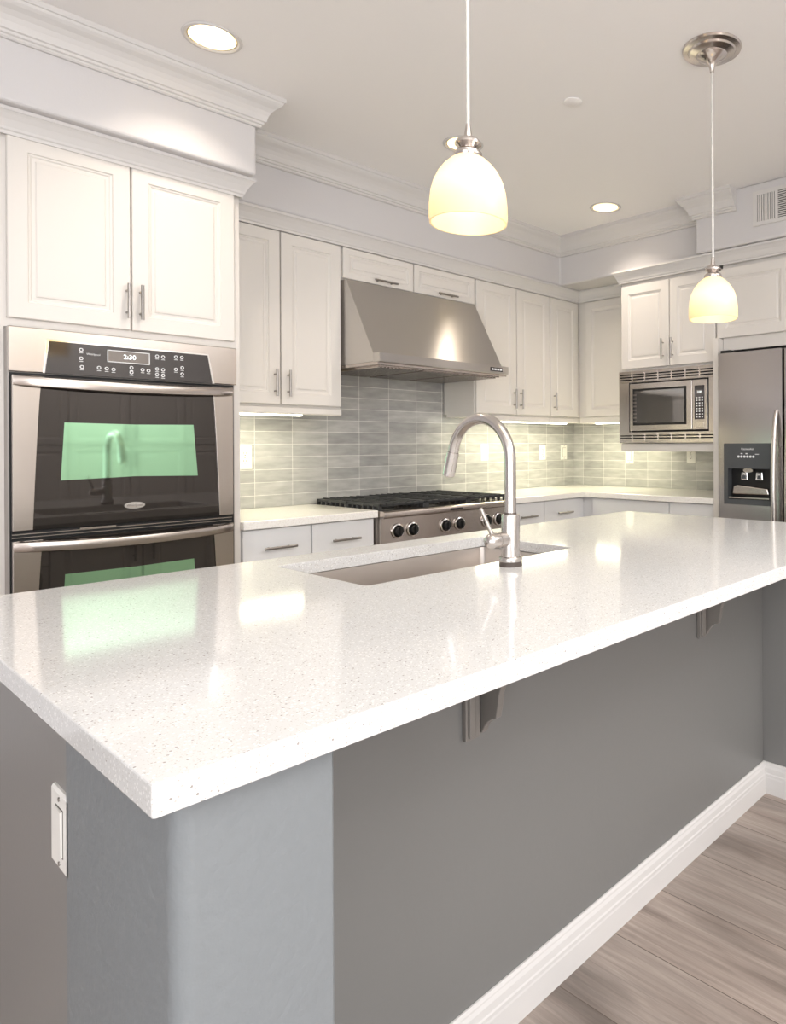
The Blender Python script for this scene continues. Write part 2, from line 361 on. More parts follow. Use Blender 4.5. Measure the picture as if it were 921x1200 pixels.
def text_mesh(s, size, F, a, b, c, m, parent, name='lettering', align='CENTER', flip=False):
    cu = bpy.data.curves.new('t', 'FONT'); cu.body = s; cu.size = size; cu.align_x = align; cu.align_y = 'CENTER'; cu.extrude = .0003; cu.resolution_u = 3
    to = bpy.data.objects.new('t', cu); C.objects.link(to)
    bpy.context.view_layer.update()
    me = bpy.data.meshes.new_from_object(to.evaluated_get(bpy.context.evaluated_depsgraph_get()))
    bpy.data.objects.remove(to); bm = NB(); bm.from_mesh(me)
    for v in bm.verts:
        x, y, z = v.co
        v.co = F(a + (-x if flip else x), b + y, c + z)
    bpy.data.meshes.remove(me)
    return obj(name, bm, m, parent)

# ------------------------------------------------------------------ room shell
FL = -EYE; CZ = 1.45
XL, XR, YR, YB = -4.2, 4.25, -5.2, 3.56
struct('floor', box(NB(), XL, XR, YR, YB, FL - .1, FL), FLOOR, loc=(0, 0, FL - .1))
# ceiling slab with openings for the recessed cans
CANS = [(1.061, 2.55), (2.205, 2.53), (3.35, 2.54)]
def ceiling():
    bm = NB(); hr = .088; n = 32
    xs = [XL - .1, 1.061 - .15, 1.061 + .15, 2.205 - .15, 2.205 + .15, 3.35 - .15, 3.35 + .15, XR + .1]
    ys = [YR - .1, 2.54 - .15, 2.54 + .15, YB + .1]
    for i in range(7):
        for j in range(3):
            x0, x1, y0, y1 = xs[i], xs[i + 1], ys[j], ys[j + 1]
            if j == 1 and i in (1, 3, 5):
                cx, cy = CANS[i // 2]
                circ = [bm.verts.new((cx + hr * math.cos(2 * PI * k / n), cy + hr * math.sin(2 * PI * k / n), CZ)) for k in range(n)]
                cir2 = [bm.verts.new((cx + hr * math.cos(2 * PI * k / n), cy + hr * math.sin(2 * PI * k / n), CZ + .12)) for k in range(n)]
                sq = []
                for k in range(n):
                    t = 2 * PI * k / n; dx, dy = math.cos(t), math.sin(t); s = 1 / max(abs(dx), abs(dy))
                    mx, my = (x0 + x1) / 2, (y0 + y1) / 2
                    sq.append(bm.verts.new((mx + .15 * s * dx, my + .15 * s * dy, CZ)))
                for k in range(n):
                    bm.faces.new((circ[k], circ[(k + 1) % n], sq[(k + 1) % n], sq[k]))
                    bm.faces.new((circ[k], circ[(k + 1) % n], cir2[(k + 1) % n], cir2[k]))
            else:
                v = [bm.verts.new(p) for p in ((x0, y0, CZ), (x1, y0, CZ), (x1, y1, CZ), (x0, y1, CZ))]; bm.faces.new(v)
    v = [bm.verts.new(p) for p in ((XL - .1, YR - .1, CZ + .12), (XR + .1, YR - .1, CZ + .12), (XR + .1, YB + .1, CZ + .12), (XL - .1, YB + .1, CZ + .12))]; bm.faces.new(v)
    return bm
struct('ceiling', ceiling(), CEIL, loc=(0, 0, CZ), recalc=False)
struct('wall_back', box(NB(), XL, XR, YB, YB + .1, FL, CZ), WALL)
struct('wall_right', box(NB(), XR, XR + .1, YR, YB + .1, FL, CZ), WALL)
def wall_holes(F, a0, a1, b0, b1, holes, c0, c1):
    bm = NB(); prev = a0
    for h0, h1, g0, g1 in holes:
        fbox(bm, F, prev, h0, b0, b1, c0, c1); fbox(bm, F, h0, h1, b0, g0, c0, c1); fbox(bm, F, h0, h1, g1, b1, c0, c1); prev = h1
    fbox(bm, F, prev, a1, b0, b1, c0, c1); return bm
FRr = Fr('R', YR); FLl = Fr('X', XL)
struct('wall_rear', wall_holes(FRr, XL, XR, FL, CZ, [(-2.0, 2.6, -1.05, 1.15)], -.1, 0), WALL)
struct('wall_left', wall_holes(FLl, YR, YB, FL, CZ, [(-3.2, .4, -1.05, 1.15)], 0, .1), WALL)
def win(n, F, a0, a1, b0, b1, c):
    bm = NB()
    for x0, x1, y0, y1 in ((a0, a1, b0, b0 + .05), (a0, a1, b1 - .05, b1), (a0, a0 + .05, b0, b1), (a1 - .05, a1, b0, b1), ((a0 + a1) / 2 - .025, (a0 + a1) / 2 + .025, b0, b1)):
        fbox(bm, F, x0, x1, y0, y1, c - .03, c + .03)
    o = struct('window_%d' % n, bm, TRIM)
    g = obj('window_pane', fbox(NB(), F, a0 + .05, a1 - .05, b0 + .05, b1 - .05, c - .003, c + .003), PANE, o)
win(1, FRr, -2.0, 2.6, -1.05, 1.15, -.06); win(2, FLl, -3.2, .4, -1.05, 1.15, .06)
SB = 1.126
# soffit boxes that drop from the ceiling
bm = NB(); prism(bm, [(XL, 3.56), (XL, 2.85), (1.36, 2.85), (1.36, 3.20), (3.68, 3.20), (3.68, 2.05), (3.585, 2.05), (3.585, YR), (4.25, YR), (4.25, 3.56)], SB, CZ, lambda a, b, c: (a, b, c))
struct('wall_soffit', bm, WALL, bevel=.012, seg=3)
crown = [(0, 1.325), (.010, 1.325), (.014, 1.330), (.014, 1.336), (.020, 1.339), (.022, 1.347), (.028, 1.350), (.030, 1.358), (.034, 1.372), (.042, 1.388), (.054, 1.402), (.068, 1.413), (.076, 1.422), (.079, 1.430), (.084, 1.432), (.085, 1.4499), (0, 1.4499)]
struct('trim_1', sweep(NB(), [(XL, 2.85), (1.36, 2.85), (1.36, 3.20), (3.68, 3.20), (3.68, 2.05), (3.585, 2.05), (3.585, 1.784)], crown), TRIM)

# ------------------------------------------------------------------ ceiling fittings
def downlight(x, y, label):
    t = thing('recessed_downlight', label, 'ceiling light', (x, y, CZ), 'recessed ceiling downlights')
    obj('trim_ring', lathe(NB(), [(.081, -.002), (.086, -.006), (.094, -.005), (.097, -.001), (.086, .0005), (.081, .001)], x, y, closed=True, cz=CZ), TRIM, t, smooth=True)
    obj('baffle', lathe(NB(), [(.081, 0), (.078, .03), (.068, .075), (.064, .077), (.072, .032), (.076, 0)], x, y, closed=True, cz=CZ), CANM, t, smooth=True)
    b = obj('lamp', lathe(NB(), [(0, .060), (.025, .061), (.042, .064), (.050, .070), (.062, .078), (0, .078)], x, y, cz=CZ), LAMP, t, smooth=True)
    l = bpy.data.lights.new('downlight_lamp', 'AREA'); l.shape = 'DISK'; l.size = .085; l.energy = 1.8; l.color = (1, .87, .74); l.spread = math.radians(105)
    lo = bpy.data.objects.new('downlight_lamp', l); C.objects.link(lo); lo.location = (0, 0, .050); lo.parent = t
downlight(*CANS[0], 'lit recessed downlight nearest the tall oven cabinet')
downlight(*CANS[1], 'lit recessed downlight partly hidden behind the near pendant cap')
downlight(*CANS[2], 'small lit recessed downlight near the far corner soffit')
o = obj('ceiling_sprinkler_cover', lathe(NB(), [(0, -.006), (.036, -.006), (.040, -.004), (.040, -.001), (.03, -.001), (.03, 0), (0, 0)], 2.228, 1.86, cz=CZ), CEIL, smooth=True)
tag(o, 'small round flush sprinkler cover on ceiling between the pendants', 'sprinkler')

def pendant(x, y, zb, label):
    t = thing('pendant_lamp', label, 'pendant light', (x, y, CZ), 'frosted glass pendants over the island')
    obj('canopy', lathe(NB(), [(.0, 0), (.105, 0), (.108, -.004), (.104, -.010), (.092, -.013), (.086, -.014), (.082, -.020), (.062, -.026), (.056, -.027), (.052, -.033), (.034, -.042), (.020, -.050), (.014, -.062), (.010, -.070), (.007, -.088), (0, -.088)], x, y, cz=CZ), NICKELP, t, smooth=True)
    zt = zb + .152
    obj('cord', tube(NB(), [(x, y, CZ - .085), (x, y, zt + .06)], .0042, 10), CORD, t, smooth=True)
    obj('cap', lathe(NB(), [(0, .075), (.005, .075), (.010, .045), (.011, .042), (.024, .040), (.030, .033), (.030, .028), (.022, .024), (.018, .021), (.019, .018), (.028, .014), (.032, .008), (.032, .002), (.029, -.004), (.026, -.004), (0, -.002)], x, y, cz=zt), NICKELP, t, smooth=True)
    out = [(.0875, 0), (.089, .012), (.0885, .04), (.085, .07), (.079, .092), (.069, .113), (.056, .130), (.042, .143), (.029, .152)]
    inn = [(r - .004, z if i else 0.0) for i, (r, z) in enumerate(out)]
    obj('glass_shade', lathe(NB(), out + inn[::-1], x, y, seg=56, closed=True, cz=zb), SHADE, t, smooth=True)
    obj('bulb', lathe(NB(), [(0, -.035), (.014, -.031), (.025, -.018), (.029, 0), (.025, .018), (.016, .034), (.013, .055), (0, .056)], x, y, seg=24, cz=zb + .082), BULB, t, smooth=True)
    l = bpy.data.lights.new('pendant_bulb_light', 'POINT'); l.energy = .13; l.color = (1, .87, .70); l.shadow_soft_size = .03
    lo = bpy.data.objects.new('pendant_bulb_light', l); C.objects.link(lo); lo.location = (0, 0, zb + .035 - CZ); lo.parent = t
pendant(1.052, 1.19, .505, 'near frosted glass pendant hanging in front of the range hood')
pendant(2.258, 1.219, .457, 'far frosted glass pendant hanging in front of the fridge cabinet')

def vent():
    F = Fr('X', 3.585); t = thing('air_vent', 'white rectangular air register high on wall above the fridge', 'vent', (3.585, 1.44, 1.21))
    y1, y0, b0, b1 = 1.682, 1.20, 1.21, 1.403
    bm = NB()
    for a in ((y0, y1, b0, b0 + .022), (y0, y1, b1 - .022, b1), (y0, y0 + .026, b0 + .022, b1 - .022), (y1 - .026, y1, b0 + .022, b1 - .022), (1.535, 1.553, b0 + .022, b1 - .022), (1.33, 1.348, b0 + .022, b1 - .022)): fbox(bm, F, a[0], a[1], a[2], a[3], 0, .007)
    obj('frame', bm, TRIM, t)
    obj('dark_duct', fbox(NB(), F, y0 + .01, y1 - .01, b0 + .01, b1 - .01, .0005, .0015), BLACK, t)
    for (a0, a1) in ((1.555, 1.655), (1.228, 1.328)):
        n = 8; bm = NB()
        for k in range(n): a = a0 + (k + .5) * (a1 - a0) / n; prism(bm, [(a - .0045, b0 + .02), (a + .004, b0 + .02), (a + .004, b1 - .02), (a - .0045, b1 - .02)], .002, .0065, F)
        obj('vertical_fins', bm, TRIM, t)
    n = 13; bm = NB()
    for k in range(n): b = b0 + .024 + (k + .5) * (b1 - b0 - .048) / n; fbox(bm, F, 1.348, 1.535, b - .0028, b + .0028, .002, .0065)
    obj('horizontal_louvres', bm, TRIM, t)
vent()

# ------------------------------------------------------------------ cabinets on the back wall
ccr = lambda z0, z1, p: [(0, z0), (.006, z0), (.008, z0 + .010), (.012, z0 + .014), (.014, z0 + .022), (p * .55, z0 + (z1 - z0) * .55), (p * .8, z0 + (z1 - z0) * .75), (p * .92, z1 - .014), (p, z1 - .012), (p, z1), (0, z1)]
# tall oven cabinet
FT = Fr('Y', 2.95)
t = thing('oven_tower_cabinet', 'tall white cabinet with two doors housing the double oven', 'cabinet', (.93, 3.25, FL))
bm = NB()
box(bm, .530, .5545, 2.95, 3.55, FL, .406); box(bm, 1.2905, 1.330, 2.95, 3.55, FL, .406); box(bm, .5545, 1.2905, 3.53, 3.55, FL, .406)
box(bm, .53, 1.33, 2.95, 3.55, .406, 1.09); box(bm, .5545, 1.2905, 2.97, 3.53, FL, -.93)
obj('body', bm, WHITE, t)
door(t, FT, .561, .922, .437, 1.058, .909, .541); door(t, FT, .928, 1.303, .437, 1.058, .953, .541)
obj('crown_molding', sweep(NB(), [(.30, 2.93), (1.33, 2.93), (1.33, 3.18)], ccr(1.045, 1.125, .045)), TRIM, t)
# left upper cabinet
FU = Fr('Y', 3.256)
def upper(name, label, x0, x1, z0, z1, doors, rail_m=True, loc=None):
    t = thing(name, label, 'cabinet', ((x0 + x1) / 2, 3.40, z0))
    obj('body', box(NB(), x0, x1, 3.256, 3.545, z0, z1), WHITE, t, bevel=.001)
    for d in doors: door(t, FU, *d)
    if rail_m:
        bm = NB(); prism(bm, [(0, z0), (.262, z0), (.266, z0 - .006), (.274, z0 - .012), (.276, z0 - .038), (.270, z0 - .044), (.258, z0 - .044), (.256, z0 - .02), (0, z0 - .02)], x0 + .001, x1 - .001, lambda a, b, c: (c, 3.52 - a, b))
        obj('light_rail', bm, WHITE, t)
    return t
upper('wall_cabinet', 'white two-door wall cabinet between oven tower and range hood', 1.331, 1.987, .20, 1.060,
      [(1.345, 1.654, .203, 1.042, 1.625, .305), (1.660, 1.980, .203, 1.042, 1.691, .305)])
upper('wall_cabinet', 'low white cabinet with two lift-up fronts directly above range hood', 1.989, 2.913, .872, 1.060,
      [(1.996, 2.443, .880, 1.042, 2.245, .899, True, .145, .034), (2.449, 2.908, .880, 1.042, 2.68, .899, True, .145, .034)], False)
upper('wall_cabinet', 'white wall cabinet with paired handles just right of the hood', 2.915, 3.616, .20, 1.060,
      [(2.921, 3.278, .203, 1.042, 3.250, .305), (3.284, 3.613, .203, 1.042, 3.312, .305)])
upper('wall_cabinet', 'white single-handled wall cabinet reaching into the far corner', 3.618, 4.24, .20, 1.060,
      [(3.621, 3.925, .203, 1.042, 3.652, .305)])
FRU = Fr('X', 3.95)
t = thing('wall_cabinet', 'white handleless wall cabinet between corner and microwave tower', 'cabinet', (4.1, 2.94, .2))
obj('body', box(NB(), 3.95, 4.24, 2.645, 3.25, .20, 1.06), WHITE, t, bevel=.001)
door(t, FRU, 2.66, 3.17, .203, 1.042)
obj('light_rail', box(NB(), 3.935, 3.965, 2.645, 3.23, .156, .20), WHITE, t, bevel=.004)
o = obj('cabinet_crown_molding', sweep(NB(), [(1.331, 3.236), (3.93, 3.236), (3.93, 2.70)], ccr(1.044, 1.124, .045)), TRIM)
tag(o, 'white stepped crown molding along the wall cabinets over the hood', 'molding')

# under-cabinet lights
def strip(x0, x1, y0, y1, label):
    t = thing('under_cabinet_light', label, 'light strip', ((x0 + x1) / 2, (y0 + y1) / 2, .172), 'under-cabinet light strips')
    obj('housing', box(NB(), x0, x1, y0, y1, .172, .182), PLAST, t)
    obj('diffuser', box(NB(), x0 + .004, x1 - .004, y0 + .004, y1 - .004, .150, .172), LEDT, t, bevel=.003)
    l = bpy.data.lights.new('strip_lamp', 'AREA'); l.shape = 'RECTANGLE'; l.size = abs(x1 - x0); l.size_y = abs(y1 - y0); l.energy = 2.4 * max(x1 - x0, y1 - y0); l.color = (1, .95, .62)
    lo = bpy.data.objects.new('strip_lamp', l); C.objects.link(lo); lo.location = (0, 0, -.026); lo.parent = t
strip(1.36, 1.80, 3.285, 3.33, 'glowing light strip under the cabinet left of the range hood')
strip(2.98, 3.86, 3.285, 3.33, 'long glowing light strip under the cabinets right of the range hood')
strip(3.98, 4.02, 2.67, 3.13, 'glowing light strip under the cabinet beside the microwave')

# range hood
t = thing('range_hood', 'large sloped stainless steel range hood above the cooktop', 'range hood', (2.435, 3.25, .41))
x0, x1 = 1.992, 2.882
Fx = lambda a, b, c: (c, a, b)
obj('canopy', prism(NB(), [(3.545, .42), (2.965, .42), (2.965, .462), (3.205, .868), (3.545, .868)], x0, x1, Fx), STEELH, t, bevel=.0015)
bm = NB(); box(bm, x0, x1, 2.912, 2.964, .416, .462); obj('front_lip', bm, STEELH, t, bevel=.002)
bm = NB(); box(bm, x0 + .0005, x1 - .0005, 2.93, 3.54, .405, .419); obj('bottom_rim', bm, STEEL, t)
for k in range(3):
    a0 = x0 + .03 + k * .28; bm = NB(); box(bm, a0, a0 + .27, 2.96, 3.50, .400, .4045)
    for j in range(12): box(bm, a0 + .01 + j * .0215, a0 + .022 + j * .0215, 2.98, 3.48, .395, .400)
    obj('baffle_filter', bm, STEEL, t)
cp = obj('control_strip', box(NB(), 2.735, 2.83, 2.909, 2.912, .428, .450), CTRLG, t)
for k in range(4): obj('button', box(NB(), 2.742 + k * .022, 2.758 + k * .022, 2.9075, 2.909, .434, .444), ICON, cp)

# ------------------------------------------------------------------ base cabinets and counters
FD = Fr('Y', 2.96); CB = -.355
def base(name, label, x0, x1, drawers, loc):
    t = thing(name, label, 'cabinet', loc)
    bm = NB(); box(bm, x0, x1, 2.96, 3.545, FL + .10, CB); box(bm, x0, x1, 3.03, 3.545, FL, FL + .10)
    obj('body', bm, DRAWER, t)
    for a0, a1 in drawers:
        door(t, FD, a0, a1, -.53, CB - .004, (a0 + a1) / 2, -.443, True, .145, m=DRAWER, name='drawer', flat=True)
        door(t, FD, a0, a1, FL + .11, -.536, a1 - .03, -.62, False, .13, m=DRAWER, name='door', flat=True)
    return t
base('base_cabinet', 'white flat-front base cabinet between oven tower and cooktop', 1.331, 1.984, [(1.336, 1.644), (1.650, 1.973)], (1.66, 3.25, FL))
base('base_cabinet', 'white flat-front base cabinet right of the cooktop', 2.890, 3.640, [(2.897, 3.220), (3.226, 3.582)], (3.26, 3.25, FL))
t = thing('base_cabinet', 'white flat-front base cabinet under the right wall counter', 'cabinet', (3.94, 2.5, FL))
FRB = Fr('X', 3.64)
bm = NB(); box(bm, 3.641, 4.235, 1.948, 3.545, FL + .10, CB); box(bm, 3.70, 4.235, 1.948, 3.545, FL, FL + .10); obj('body', bm, DRAWER, t)
for a0, a1 in ((1.952, 2.262), (2.266, 2.866)):
    door(t, FRB, a0, a1, -.53, CB - .004, (a0 + a1) / 2, -.455, True, .145, m=DRAWER, name='drawer', flat=True)
    door(t, FRB, a0, a1, FL + .11, -.536, a0 + .03, -.62, False, .13, m=DRAWER, flat=True)
o = obj('countertop', box(NB(), 1.331, 1.986, 2.92, 3.548, -.355, -.32), QUARTZB, bevel=.003)
tag(o, 'short cream stone countertop left of the cooktop', 'countertop')
bm = NB(); prism(bm, [(2.888, 3.548), (2.888, 2.92), (3.60, 2.92), (3.60, 1.948), (4.238, 1.948), (4.238, 3.548)], -.355, -.32, lambda a, b, c: (a, b, c))
o = obj('countertop', bm, QUARTZB, bevel=.003); tag(o, 'L-shaped cream stone countertop turning the far corner', 'countertop')
# tile backsplashes
bm = NB(); box(bm, 1.331, 4.25, 3.549, 3.559, -.319, .199)
box(bm, 1.990, 2.912, 3.549, 3.559, .199, .90)
o = obj('tile_backsplash', bm, TILEB, loc=(0, 0, 0)); tag(o, 'grey stacked tile backsplash behind the cooktop', 'backsplash')
o = obj('tile_backsplash', box(NB(), 4.240, 4.249, 1.948, 3.548, -.319, .199), TILER, loc=(0, 0, 0)); tag(o, 'grey stacked tile backsplash below the microwave on right wall', 'backsplash')

# ------------------------------------------------------------------ outlets
def outlet(F, a, b, label, kind='duplex', flip=False, s=1.0, cat='outlet', wide=1.0):
    nm = 'wall_outlet' if kind == 'duplex' else 'wall_switch'
    p = F(a, b, 0); t = thing(nm, label, cat, (p[0], p[1], b - .057))
    w2, h2 = .036 * s * wide, .058 * s
    obj('cover_plate', panel(NB(), F, a - w2, a + w2, b - h2, b + h2, steps=[(0, 0), (.0, .003), (.003, .006)]), PLAST, t)
    if kind == 'duplex':
        for d in (-.02, .02):
            f = obj('receptacle', disc_cyl(NB(), F, a, b + d, .0165, .006, .0085, 20), PLAST, t, smooth=True)
            bm = NB(); fbox(bm, F, a - .0075, a - .0052, b + d - .001, b + d + .008, .0085, .0089); fbox(bm, F, a + .0052, a + .0075, b + d - .001, b + d + .007, .0085, .0089)
            disc_cyl(bm, F, a, b + d - .008, .003, .0085, .0089, 10); obj('slots', bm, PLASTD, f)
    else:
        f = obj('rocker', prism(NB(), [(.006, b - .034 * s), (.0085, b - .034 * s), (.0095, b + .034 * s), (.006, b + .034 * s)], a - .0165 * s, a + .0165 * s, (lambda q, z, c: F(c, z, q))), PLAST, t)
        obj('rocker_gap', fbox(NB(), F, a - .0185 * s, a + .0185 * s, b - .036 * s, b + .036 * s, .0060, .0064), PLASTD, t)
    for d in ((0,) if kind == 'duplex' else (-.048 * s, .048 * s)): obj('screw', disc_cyl(NB(), F, a, b + d, .003, .006, .0075, 12), PULL, t)
    return t
FBS = Fr('Y', 3.549); FRS = Fr('X', 4.240)
outlet(FBS, 1.622, -.058, 'white duplex outlet on backsplash next to the oven tower', s=1.05)
outlet(FBS, 3.272, -.052, 'white outlet on backsplash behind the faucet arch')
outlet(FBS, 3.868, -.058, 'white outlet on backsplash, left one of pair near far corner')
outlet(FBS, 4.118, -.060, 'white rocker switch on backsplash closest to the far corner', 'rocker', cat='switch')
outlet(FRS, 2.995, -.088, 'white rocker switch on right backsplash left below the microwave', 'rocker', cat='switch')
o = outlet(FRS, 2.465, -.075, 'outlet on right wall backsplash directly beside the fridge end panel')

# ------------------------------------------------------------------ rangetop
t = thing('gas_rangetop', 'stainless gas rangetop with black grates and six knobs', 'cooktop', (2.437, 3.2, -.5))
x0, x1 = 1.990, 2.886
bm = NB(); box(bm, x0, x1, 2.93, 3.54, -.52, -.326); obj('body', bm, STEEL, t, bevel=.001)
obj('control_panel', box(NB(), x0, x1, 2.905, 2.929, -.52, -.362), STEEL, t, bevel=.001)
obj('bullnose', prism(NB(), [(2.93, -.361), (2.885, -.361), (2.876, -.355), (2.874, -.343), (2.878, -.331), (2.888, -.325), (2.93, -.325)], x0, x1, Fx), STEEL, t, smooth=True)
obj('badge', box(NB(), 2.405, 2.49, 2.8725, 2.8745, -.350, -.338), CTRLG, t)
kx = (2.085, 2.178, 2.392, 2.490, 2.690, 2.785); FK = Fr('Y', 2.905)
proto = None
for k in kx:
    if proto is None:
        b0 = obj('knob', lathe(NB(), [(0, 0), (.021, 0), (.023, .004), (.024, .012), (.0225, .024), (.020, .027), (0, .028)], 0, 0, seg=28), BLACK, None, loc=(0, 0, 0), smooth=True)
        b0.rotation_euler = (PI / 2, 0, 0); b0.parent = t
        g = obj('knob_grip', box(NB(), -.0045, .0045, -.021, .021, .027, .037), BLACK, None, loc=(0, 0, 0), bevel=.0015); g.parent = b0
        g2 = obj('knob_bezel', lathe(NB(), [(.023, .0), (.034, .0), (.037, .003), (.036, .008), (.030, .010), (.026, .006)], 0, 0, seg=32, closed=True), CHROME, None, loc=(0, 0, 0), smooth=True); g2.parent = b0
        proto = b0; o = b0
    else: o = dup(proto)
    o.parent = t; o.location = Vector((k, 2.9045, -.430)) - t.location
for i in range(3):
    gx0 = x0 + .012 + i * .292; gx1 = gx0 + .288
    for j in range(2):
        gy0 = 2.935 + j * .295; gy1 = gy0 + .29; cx, cy = (gx0 + gx1) / 2, (gy0 + gy1) / 2
        bu = obj('burner', lathe(NB(), [(0, .012), (.024, .012), (.030, .009), (.032, .004), (.044, .003), (.046, -.003), (0, -.003)], cx, cy, cz=-.322), BLACK, t, smooth=True)
        gz0, gz1 = -.306, -.292
        bm = NB()
        for a in ((gx0, gx1, gy0, gy0 + .014), (gx0, gx1, gy1 - .014, gy1), (gx0, gx0 + .014, gy0, gy1), (gx1 - .014, gx1, gy0, gy1)): box(bm, a[0], a[1], a[2], a[3], gz0, gz1)
        for k in range(1, 7):
            xx = gx0 + k * (gx1 - gx0) / 7
            if k in (3, 4):
                box(bm, xx - .005, xx + .005, gy0, gy0 + .09, gz0, gz1 + .004); box(bm, xx - .005, xx + .005, gy1 - .09, gy1, gz0, gz1 + .004)
            else: box(bm, xx - .005, xx + .005, gy0, gy1, gz0, gz1 + .004)
        for yy in (cy - .05, cy + .05): box(bm, gx0, gx1, yy - .005, yy + .005, gz0, gz1)
        for px in (gx0, gx1 - .014):
            for k in range(7): yy = gy0 + k * (.29 - .014) / 6; box(bm, px - .003, px + .017, yy, yy + .012, -.326, gz0 + .008)
        obj('grate', bm, IRON, t, bevel=.002, seg=1)

# ------------------------------------------------------------------ double wall oven
t = thing('double_wall_oven', 'stainless double wall oven with black glass doors in tall cabinet', 'oven', (.922, 3.1, -.92))
FO = Fr('Y', 2.89)
obj('casing', box(NB(), .555, 1.290, 2.912, 3.45, -.92, .402), CASE, t)
obj('black_recess', box(NB(), .560, 1.286, 2.909, 2.912, -.90, .25), BLACK, t)
cpn = obj('control_panel', fbox(NB(), FO, .554, 1.291, .252, .403, -.021, 0), STEEL, t, bevel=.003)
obj('control_bezel', prism(NB(), [(.646, .252), (.658, .368), (1.181, .368), (1.203, .252)], 0, .003, FO), CHROME, cpn)
cg = obj('control_glass', prism(NB(), [(.651, .252), (.663, .362), (1.175, .362), (1.193, .252)], .003, .007, FO), CTRLG, cpn)
ds = obj('display', fbox(NB(), FO, .835, .966, .309, .347, .007, .008), DISP, cpn)
fr = NB()
for a in ((.832, .969, .306, .309), (.832, .969, .347, .350), (.832, .835, .306, .350), (.966, .969, .306, .350)): fbox(fr, FO, *a, .007, .009)
obj('display_frame', fr, ICON, cpn)
text_mesh('2:30', .024, FO, .903, .328, .0082, LITW, ds, 'clock_digits')
text_mesh('Whirlpool', .010, FO, .790, .328, .0072, ICON, cpn, 'brand_lettering')
bproto = None
def oval(a, b, r=.0065):
    global bproto
    o = obj('button', disc_cyl(NB(), FO, a, b, r, .007, .0082, 18), ICON, cpn)
    obj('button_symbol', disc_cyl(NB(), FO, a, b, r * .55, .0082, .0088, 12), CTRLG, o)
    obj('button_caption', fbox(NB(), FO, a - .006, a + .006, b - r - .005, b - r - .003, .007, .0076), ICON, o)
def pxy(u, v):   # photo position on the oven front, worked out once from the layout of the panel
    du = (u - 680) / FPX; dv = -(v - 520.93) / FPX; a = du * math.cos(ROLL) + dv * math.sin(ROLL); b = -du * math.sin(ROLL) + dv * math.cos(ROLL)
    X, Y = a * math.sin(YAW) + math.cos(YAW), -a * math.cos(YAW) + math.sin(YAW); s = 2.883 / Y; return X * s, b * s
for u, v in ((95, 410), (95, 420), (96, 430), (116, 431), (125, 432), (133, 433), (154, 431), (154, 436.5), (167, 433.5), (174, 434.5), (184, 432.5), (191, 433.5), (184, 439), (191, 440), (206, 433), (213.5, 431), (213.5, 438.5), (184, 417.5), (191, 418.5), (206, 418.5), (213, 419)):
    oval(*pxy(u, v))
def bow_bar(bm, a0, a1, b0, b1, F, c0=.012, bulge=.045, th=.016, dip=.010, n=24):
    rings = []
    for i in range(n + 1):
        s = i / n; a = a0 + (a1 - a0) * s; k = 4 * s * (1 - s); c = c0 + bulge * k ** .7; dz = -dip * k
        rings.append([bm.verts.new(F(a, b, cc)) for b, cc in ((b0 + dz * 1.1, c - th * .8), (b0 + dz * 1.1 + .004, c), ((b0 + b1) / 2 + dz, c + .004), (b1 + dz * .9 - .004, c), (b1 + dz * .9, c - th * .8))])
    for p, q in zip(rings, rings[1:]):
        for j in range(5): bm.faces.new((p[j], p[(j + 1) % 5], q[(j + 1) % 5], q[j]))
    bm.faces.new(rings[0]); bm.faces.new(rings[-1][::-1]); return bm
def oven_door(z0, z1, wb, wt, logo):
    h = z1 - z0; hz = .036
    d = obj('door', fbox(NB(), FO, .563, 1.272, z0, z1, -.018, -.006), BLACK, t)
    n = 10; L1 = []; R1 = []
    for i in range(n + 1):
        s = i / n; L1.append((.643 - .027 * s ** .7, z1 - h * s)); R1.append((1.192 + .026 * s ** .7, z1 - h * s))
    obj('glass', prism(NB(), L1 + R1[::-1], -.006, .004, FO), OVENG, d)
    obj('steel_side_panel', prism(NB(), [(.563, z1), (.563, z0)] + L1[::-1], -.006, .009, FO), STEEL, d, bevel=.001)
    obj('steel_side_panel', prism(NB(), [(1.272, z0), (1.272, z1)] + R1, -.006, .009, FO), STEEL, d, bevel=.001)
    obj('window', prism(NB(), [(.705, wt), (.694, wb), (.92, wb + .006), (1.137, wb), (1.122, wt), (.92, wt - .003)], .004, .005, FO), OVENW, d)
    hd = obj('handle', bow_bar(NB(), .564, 1.271, z1 - hz, z1 + .001, FO), STEEL, d, smooth=True)
    if logo:
        lg = obj('badge', disc_cyl(NB(), FO, .917, z0 + .062, .034, .004, .008, 32, ry=.36), CHROME, d)
        text_mesh('Whirlpool', .0125, FO, .917, z0 + .062, .0081, DISP, lg, 'badge_lettering')
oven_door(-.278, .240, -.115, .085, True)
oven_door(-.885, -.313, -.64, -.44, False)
vp = obj('vent_strip', fbox(NB(), FO, .563, 1.272, -.308, -.282, -.018, -.012), BLACK, t)
obj('vent_louvre', fbox(NB(), FO, .563, 1.272, -.2925, -.2895, -.012, -.004), STEEL, vp); obj('vent_louvre', fbox(NB(), FO, .563, 1.272, -.3035, -.301, -.012, -.006), STEEL, vp)
obj('door_latch', fbox(NB(), FO, .75, .86, -.290, -.284, -.012, -.001), STEEL, vp)

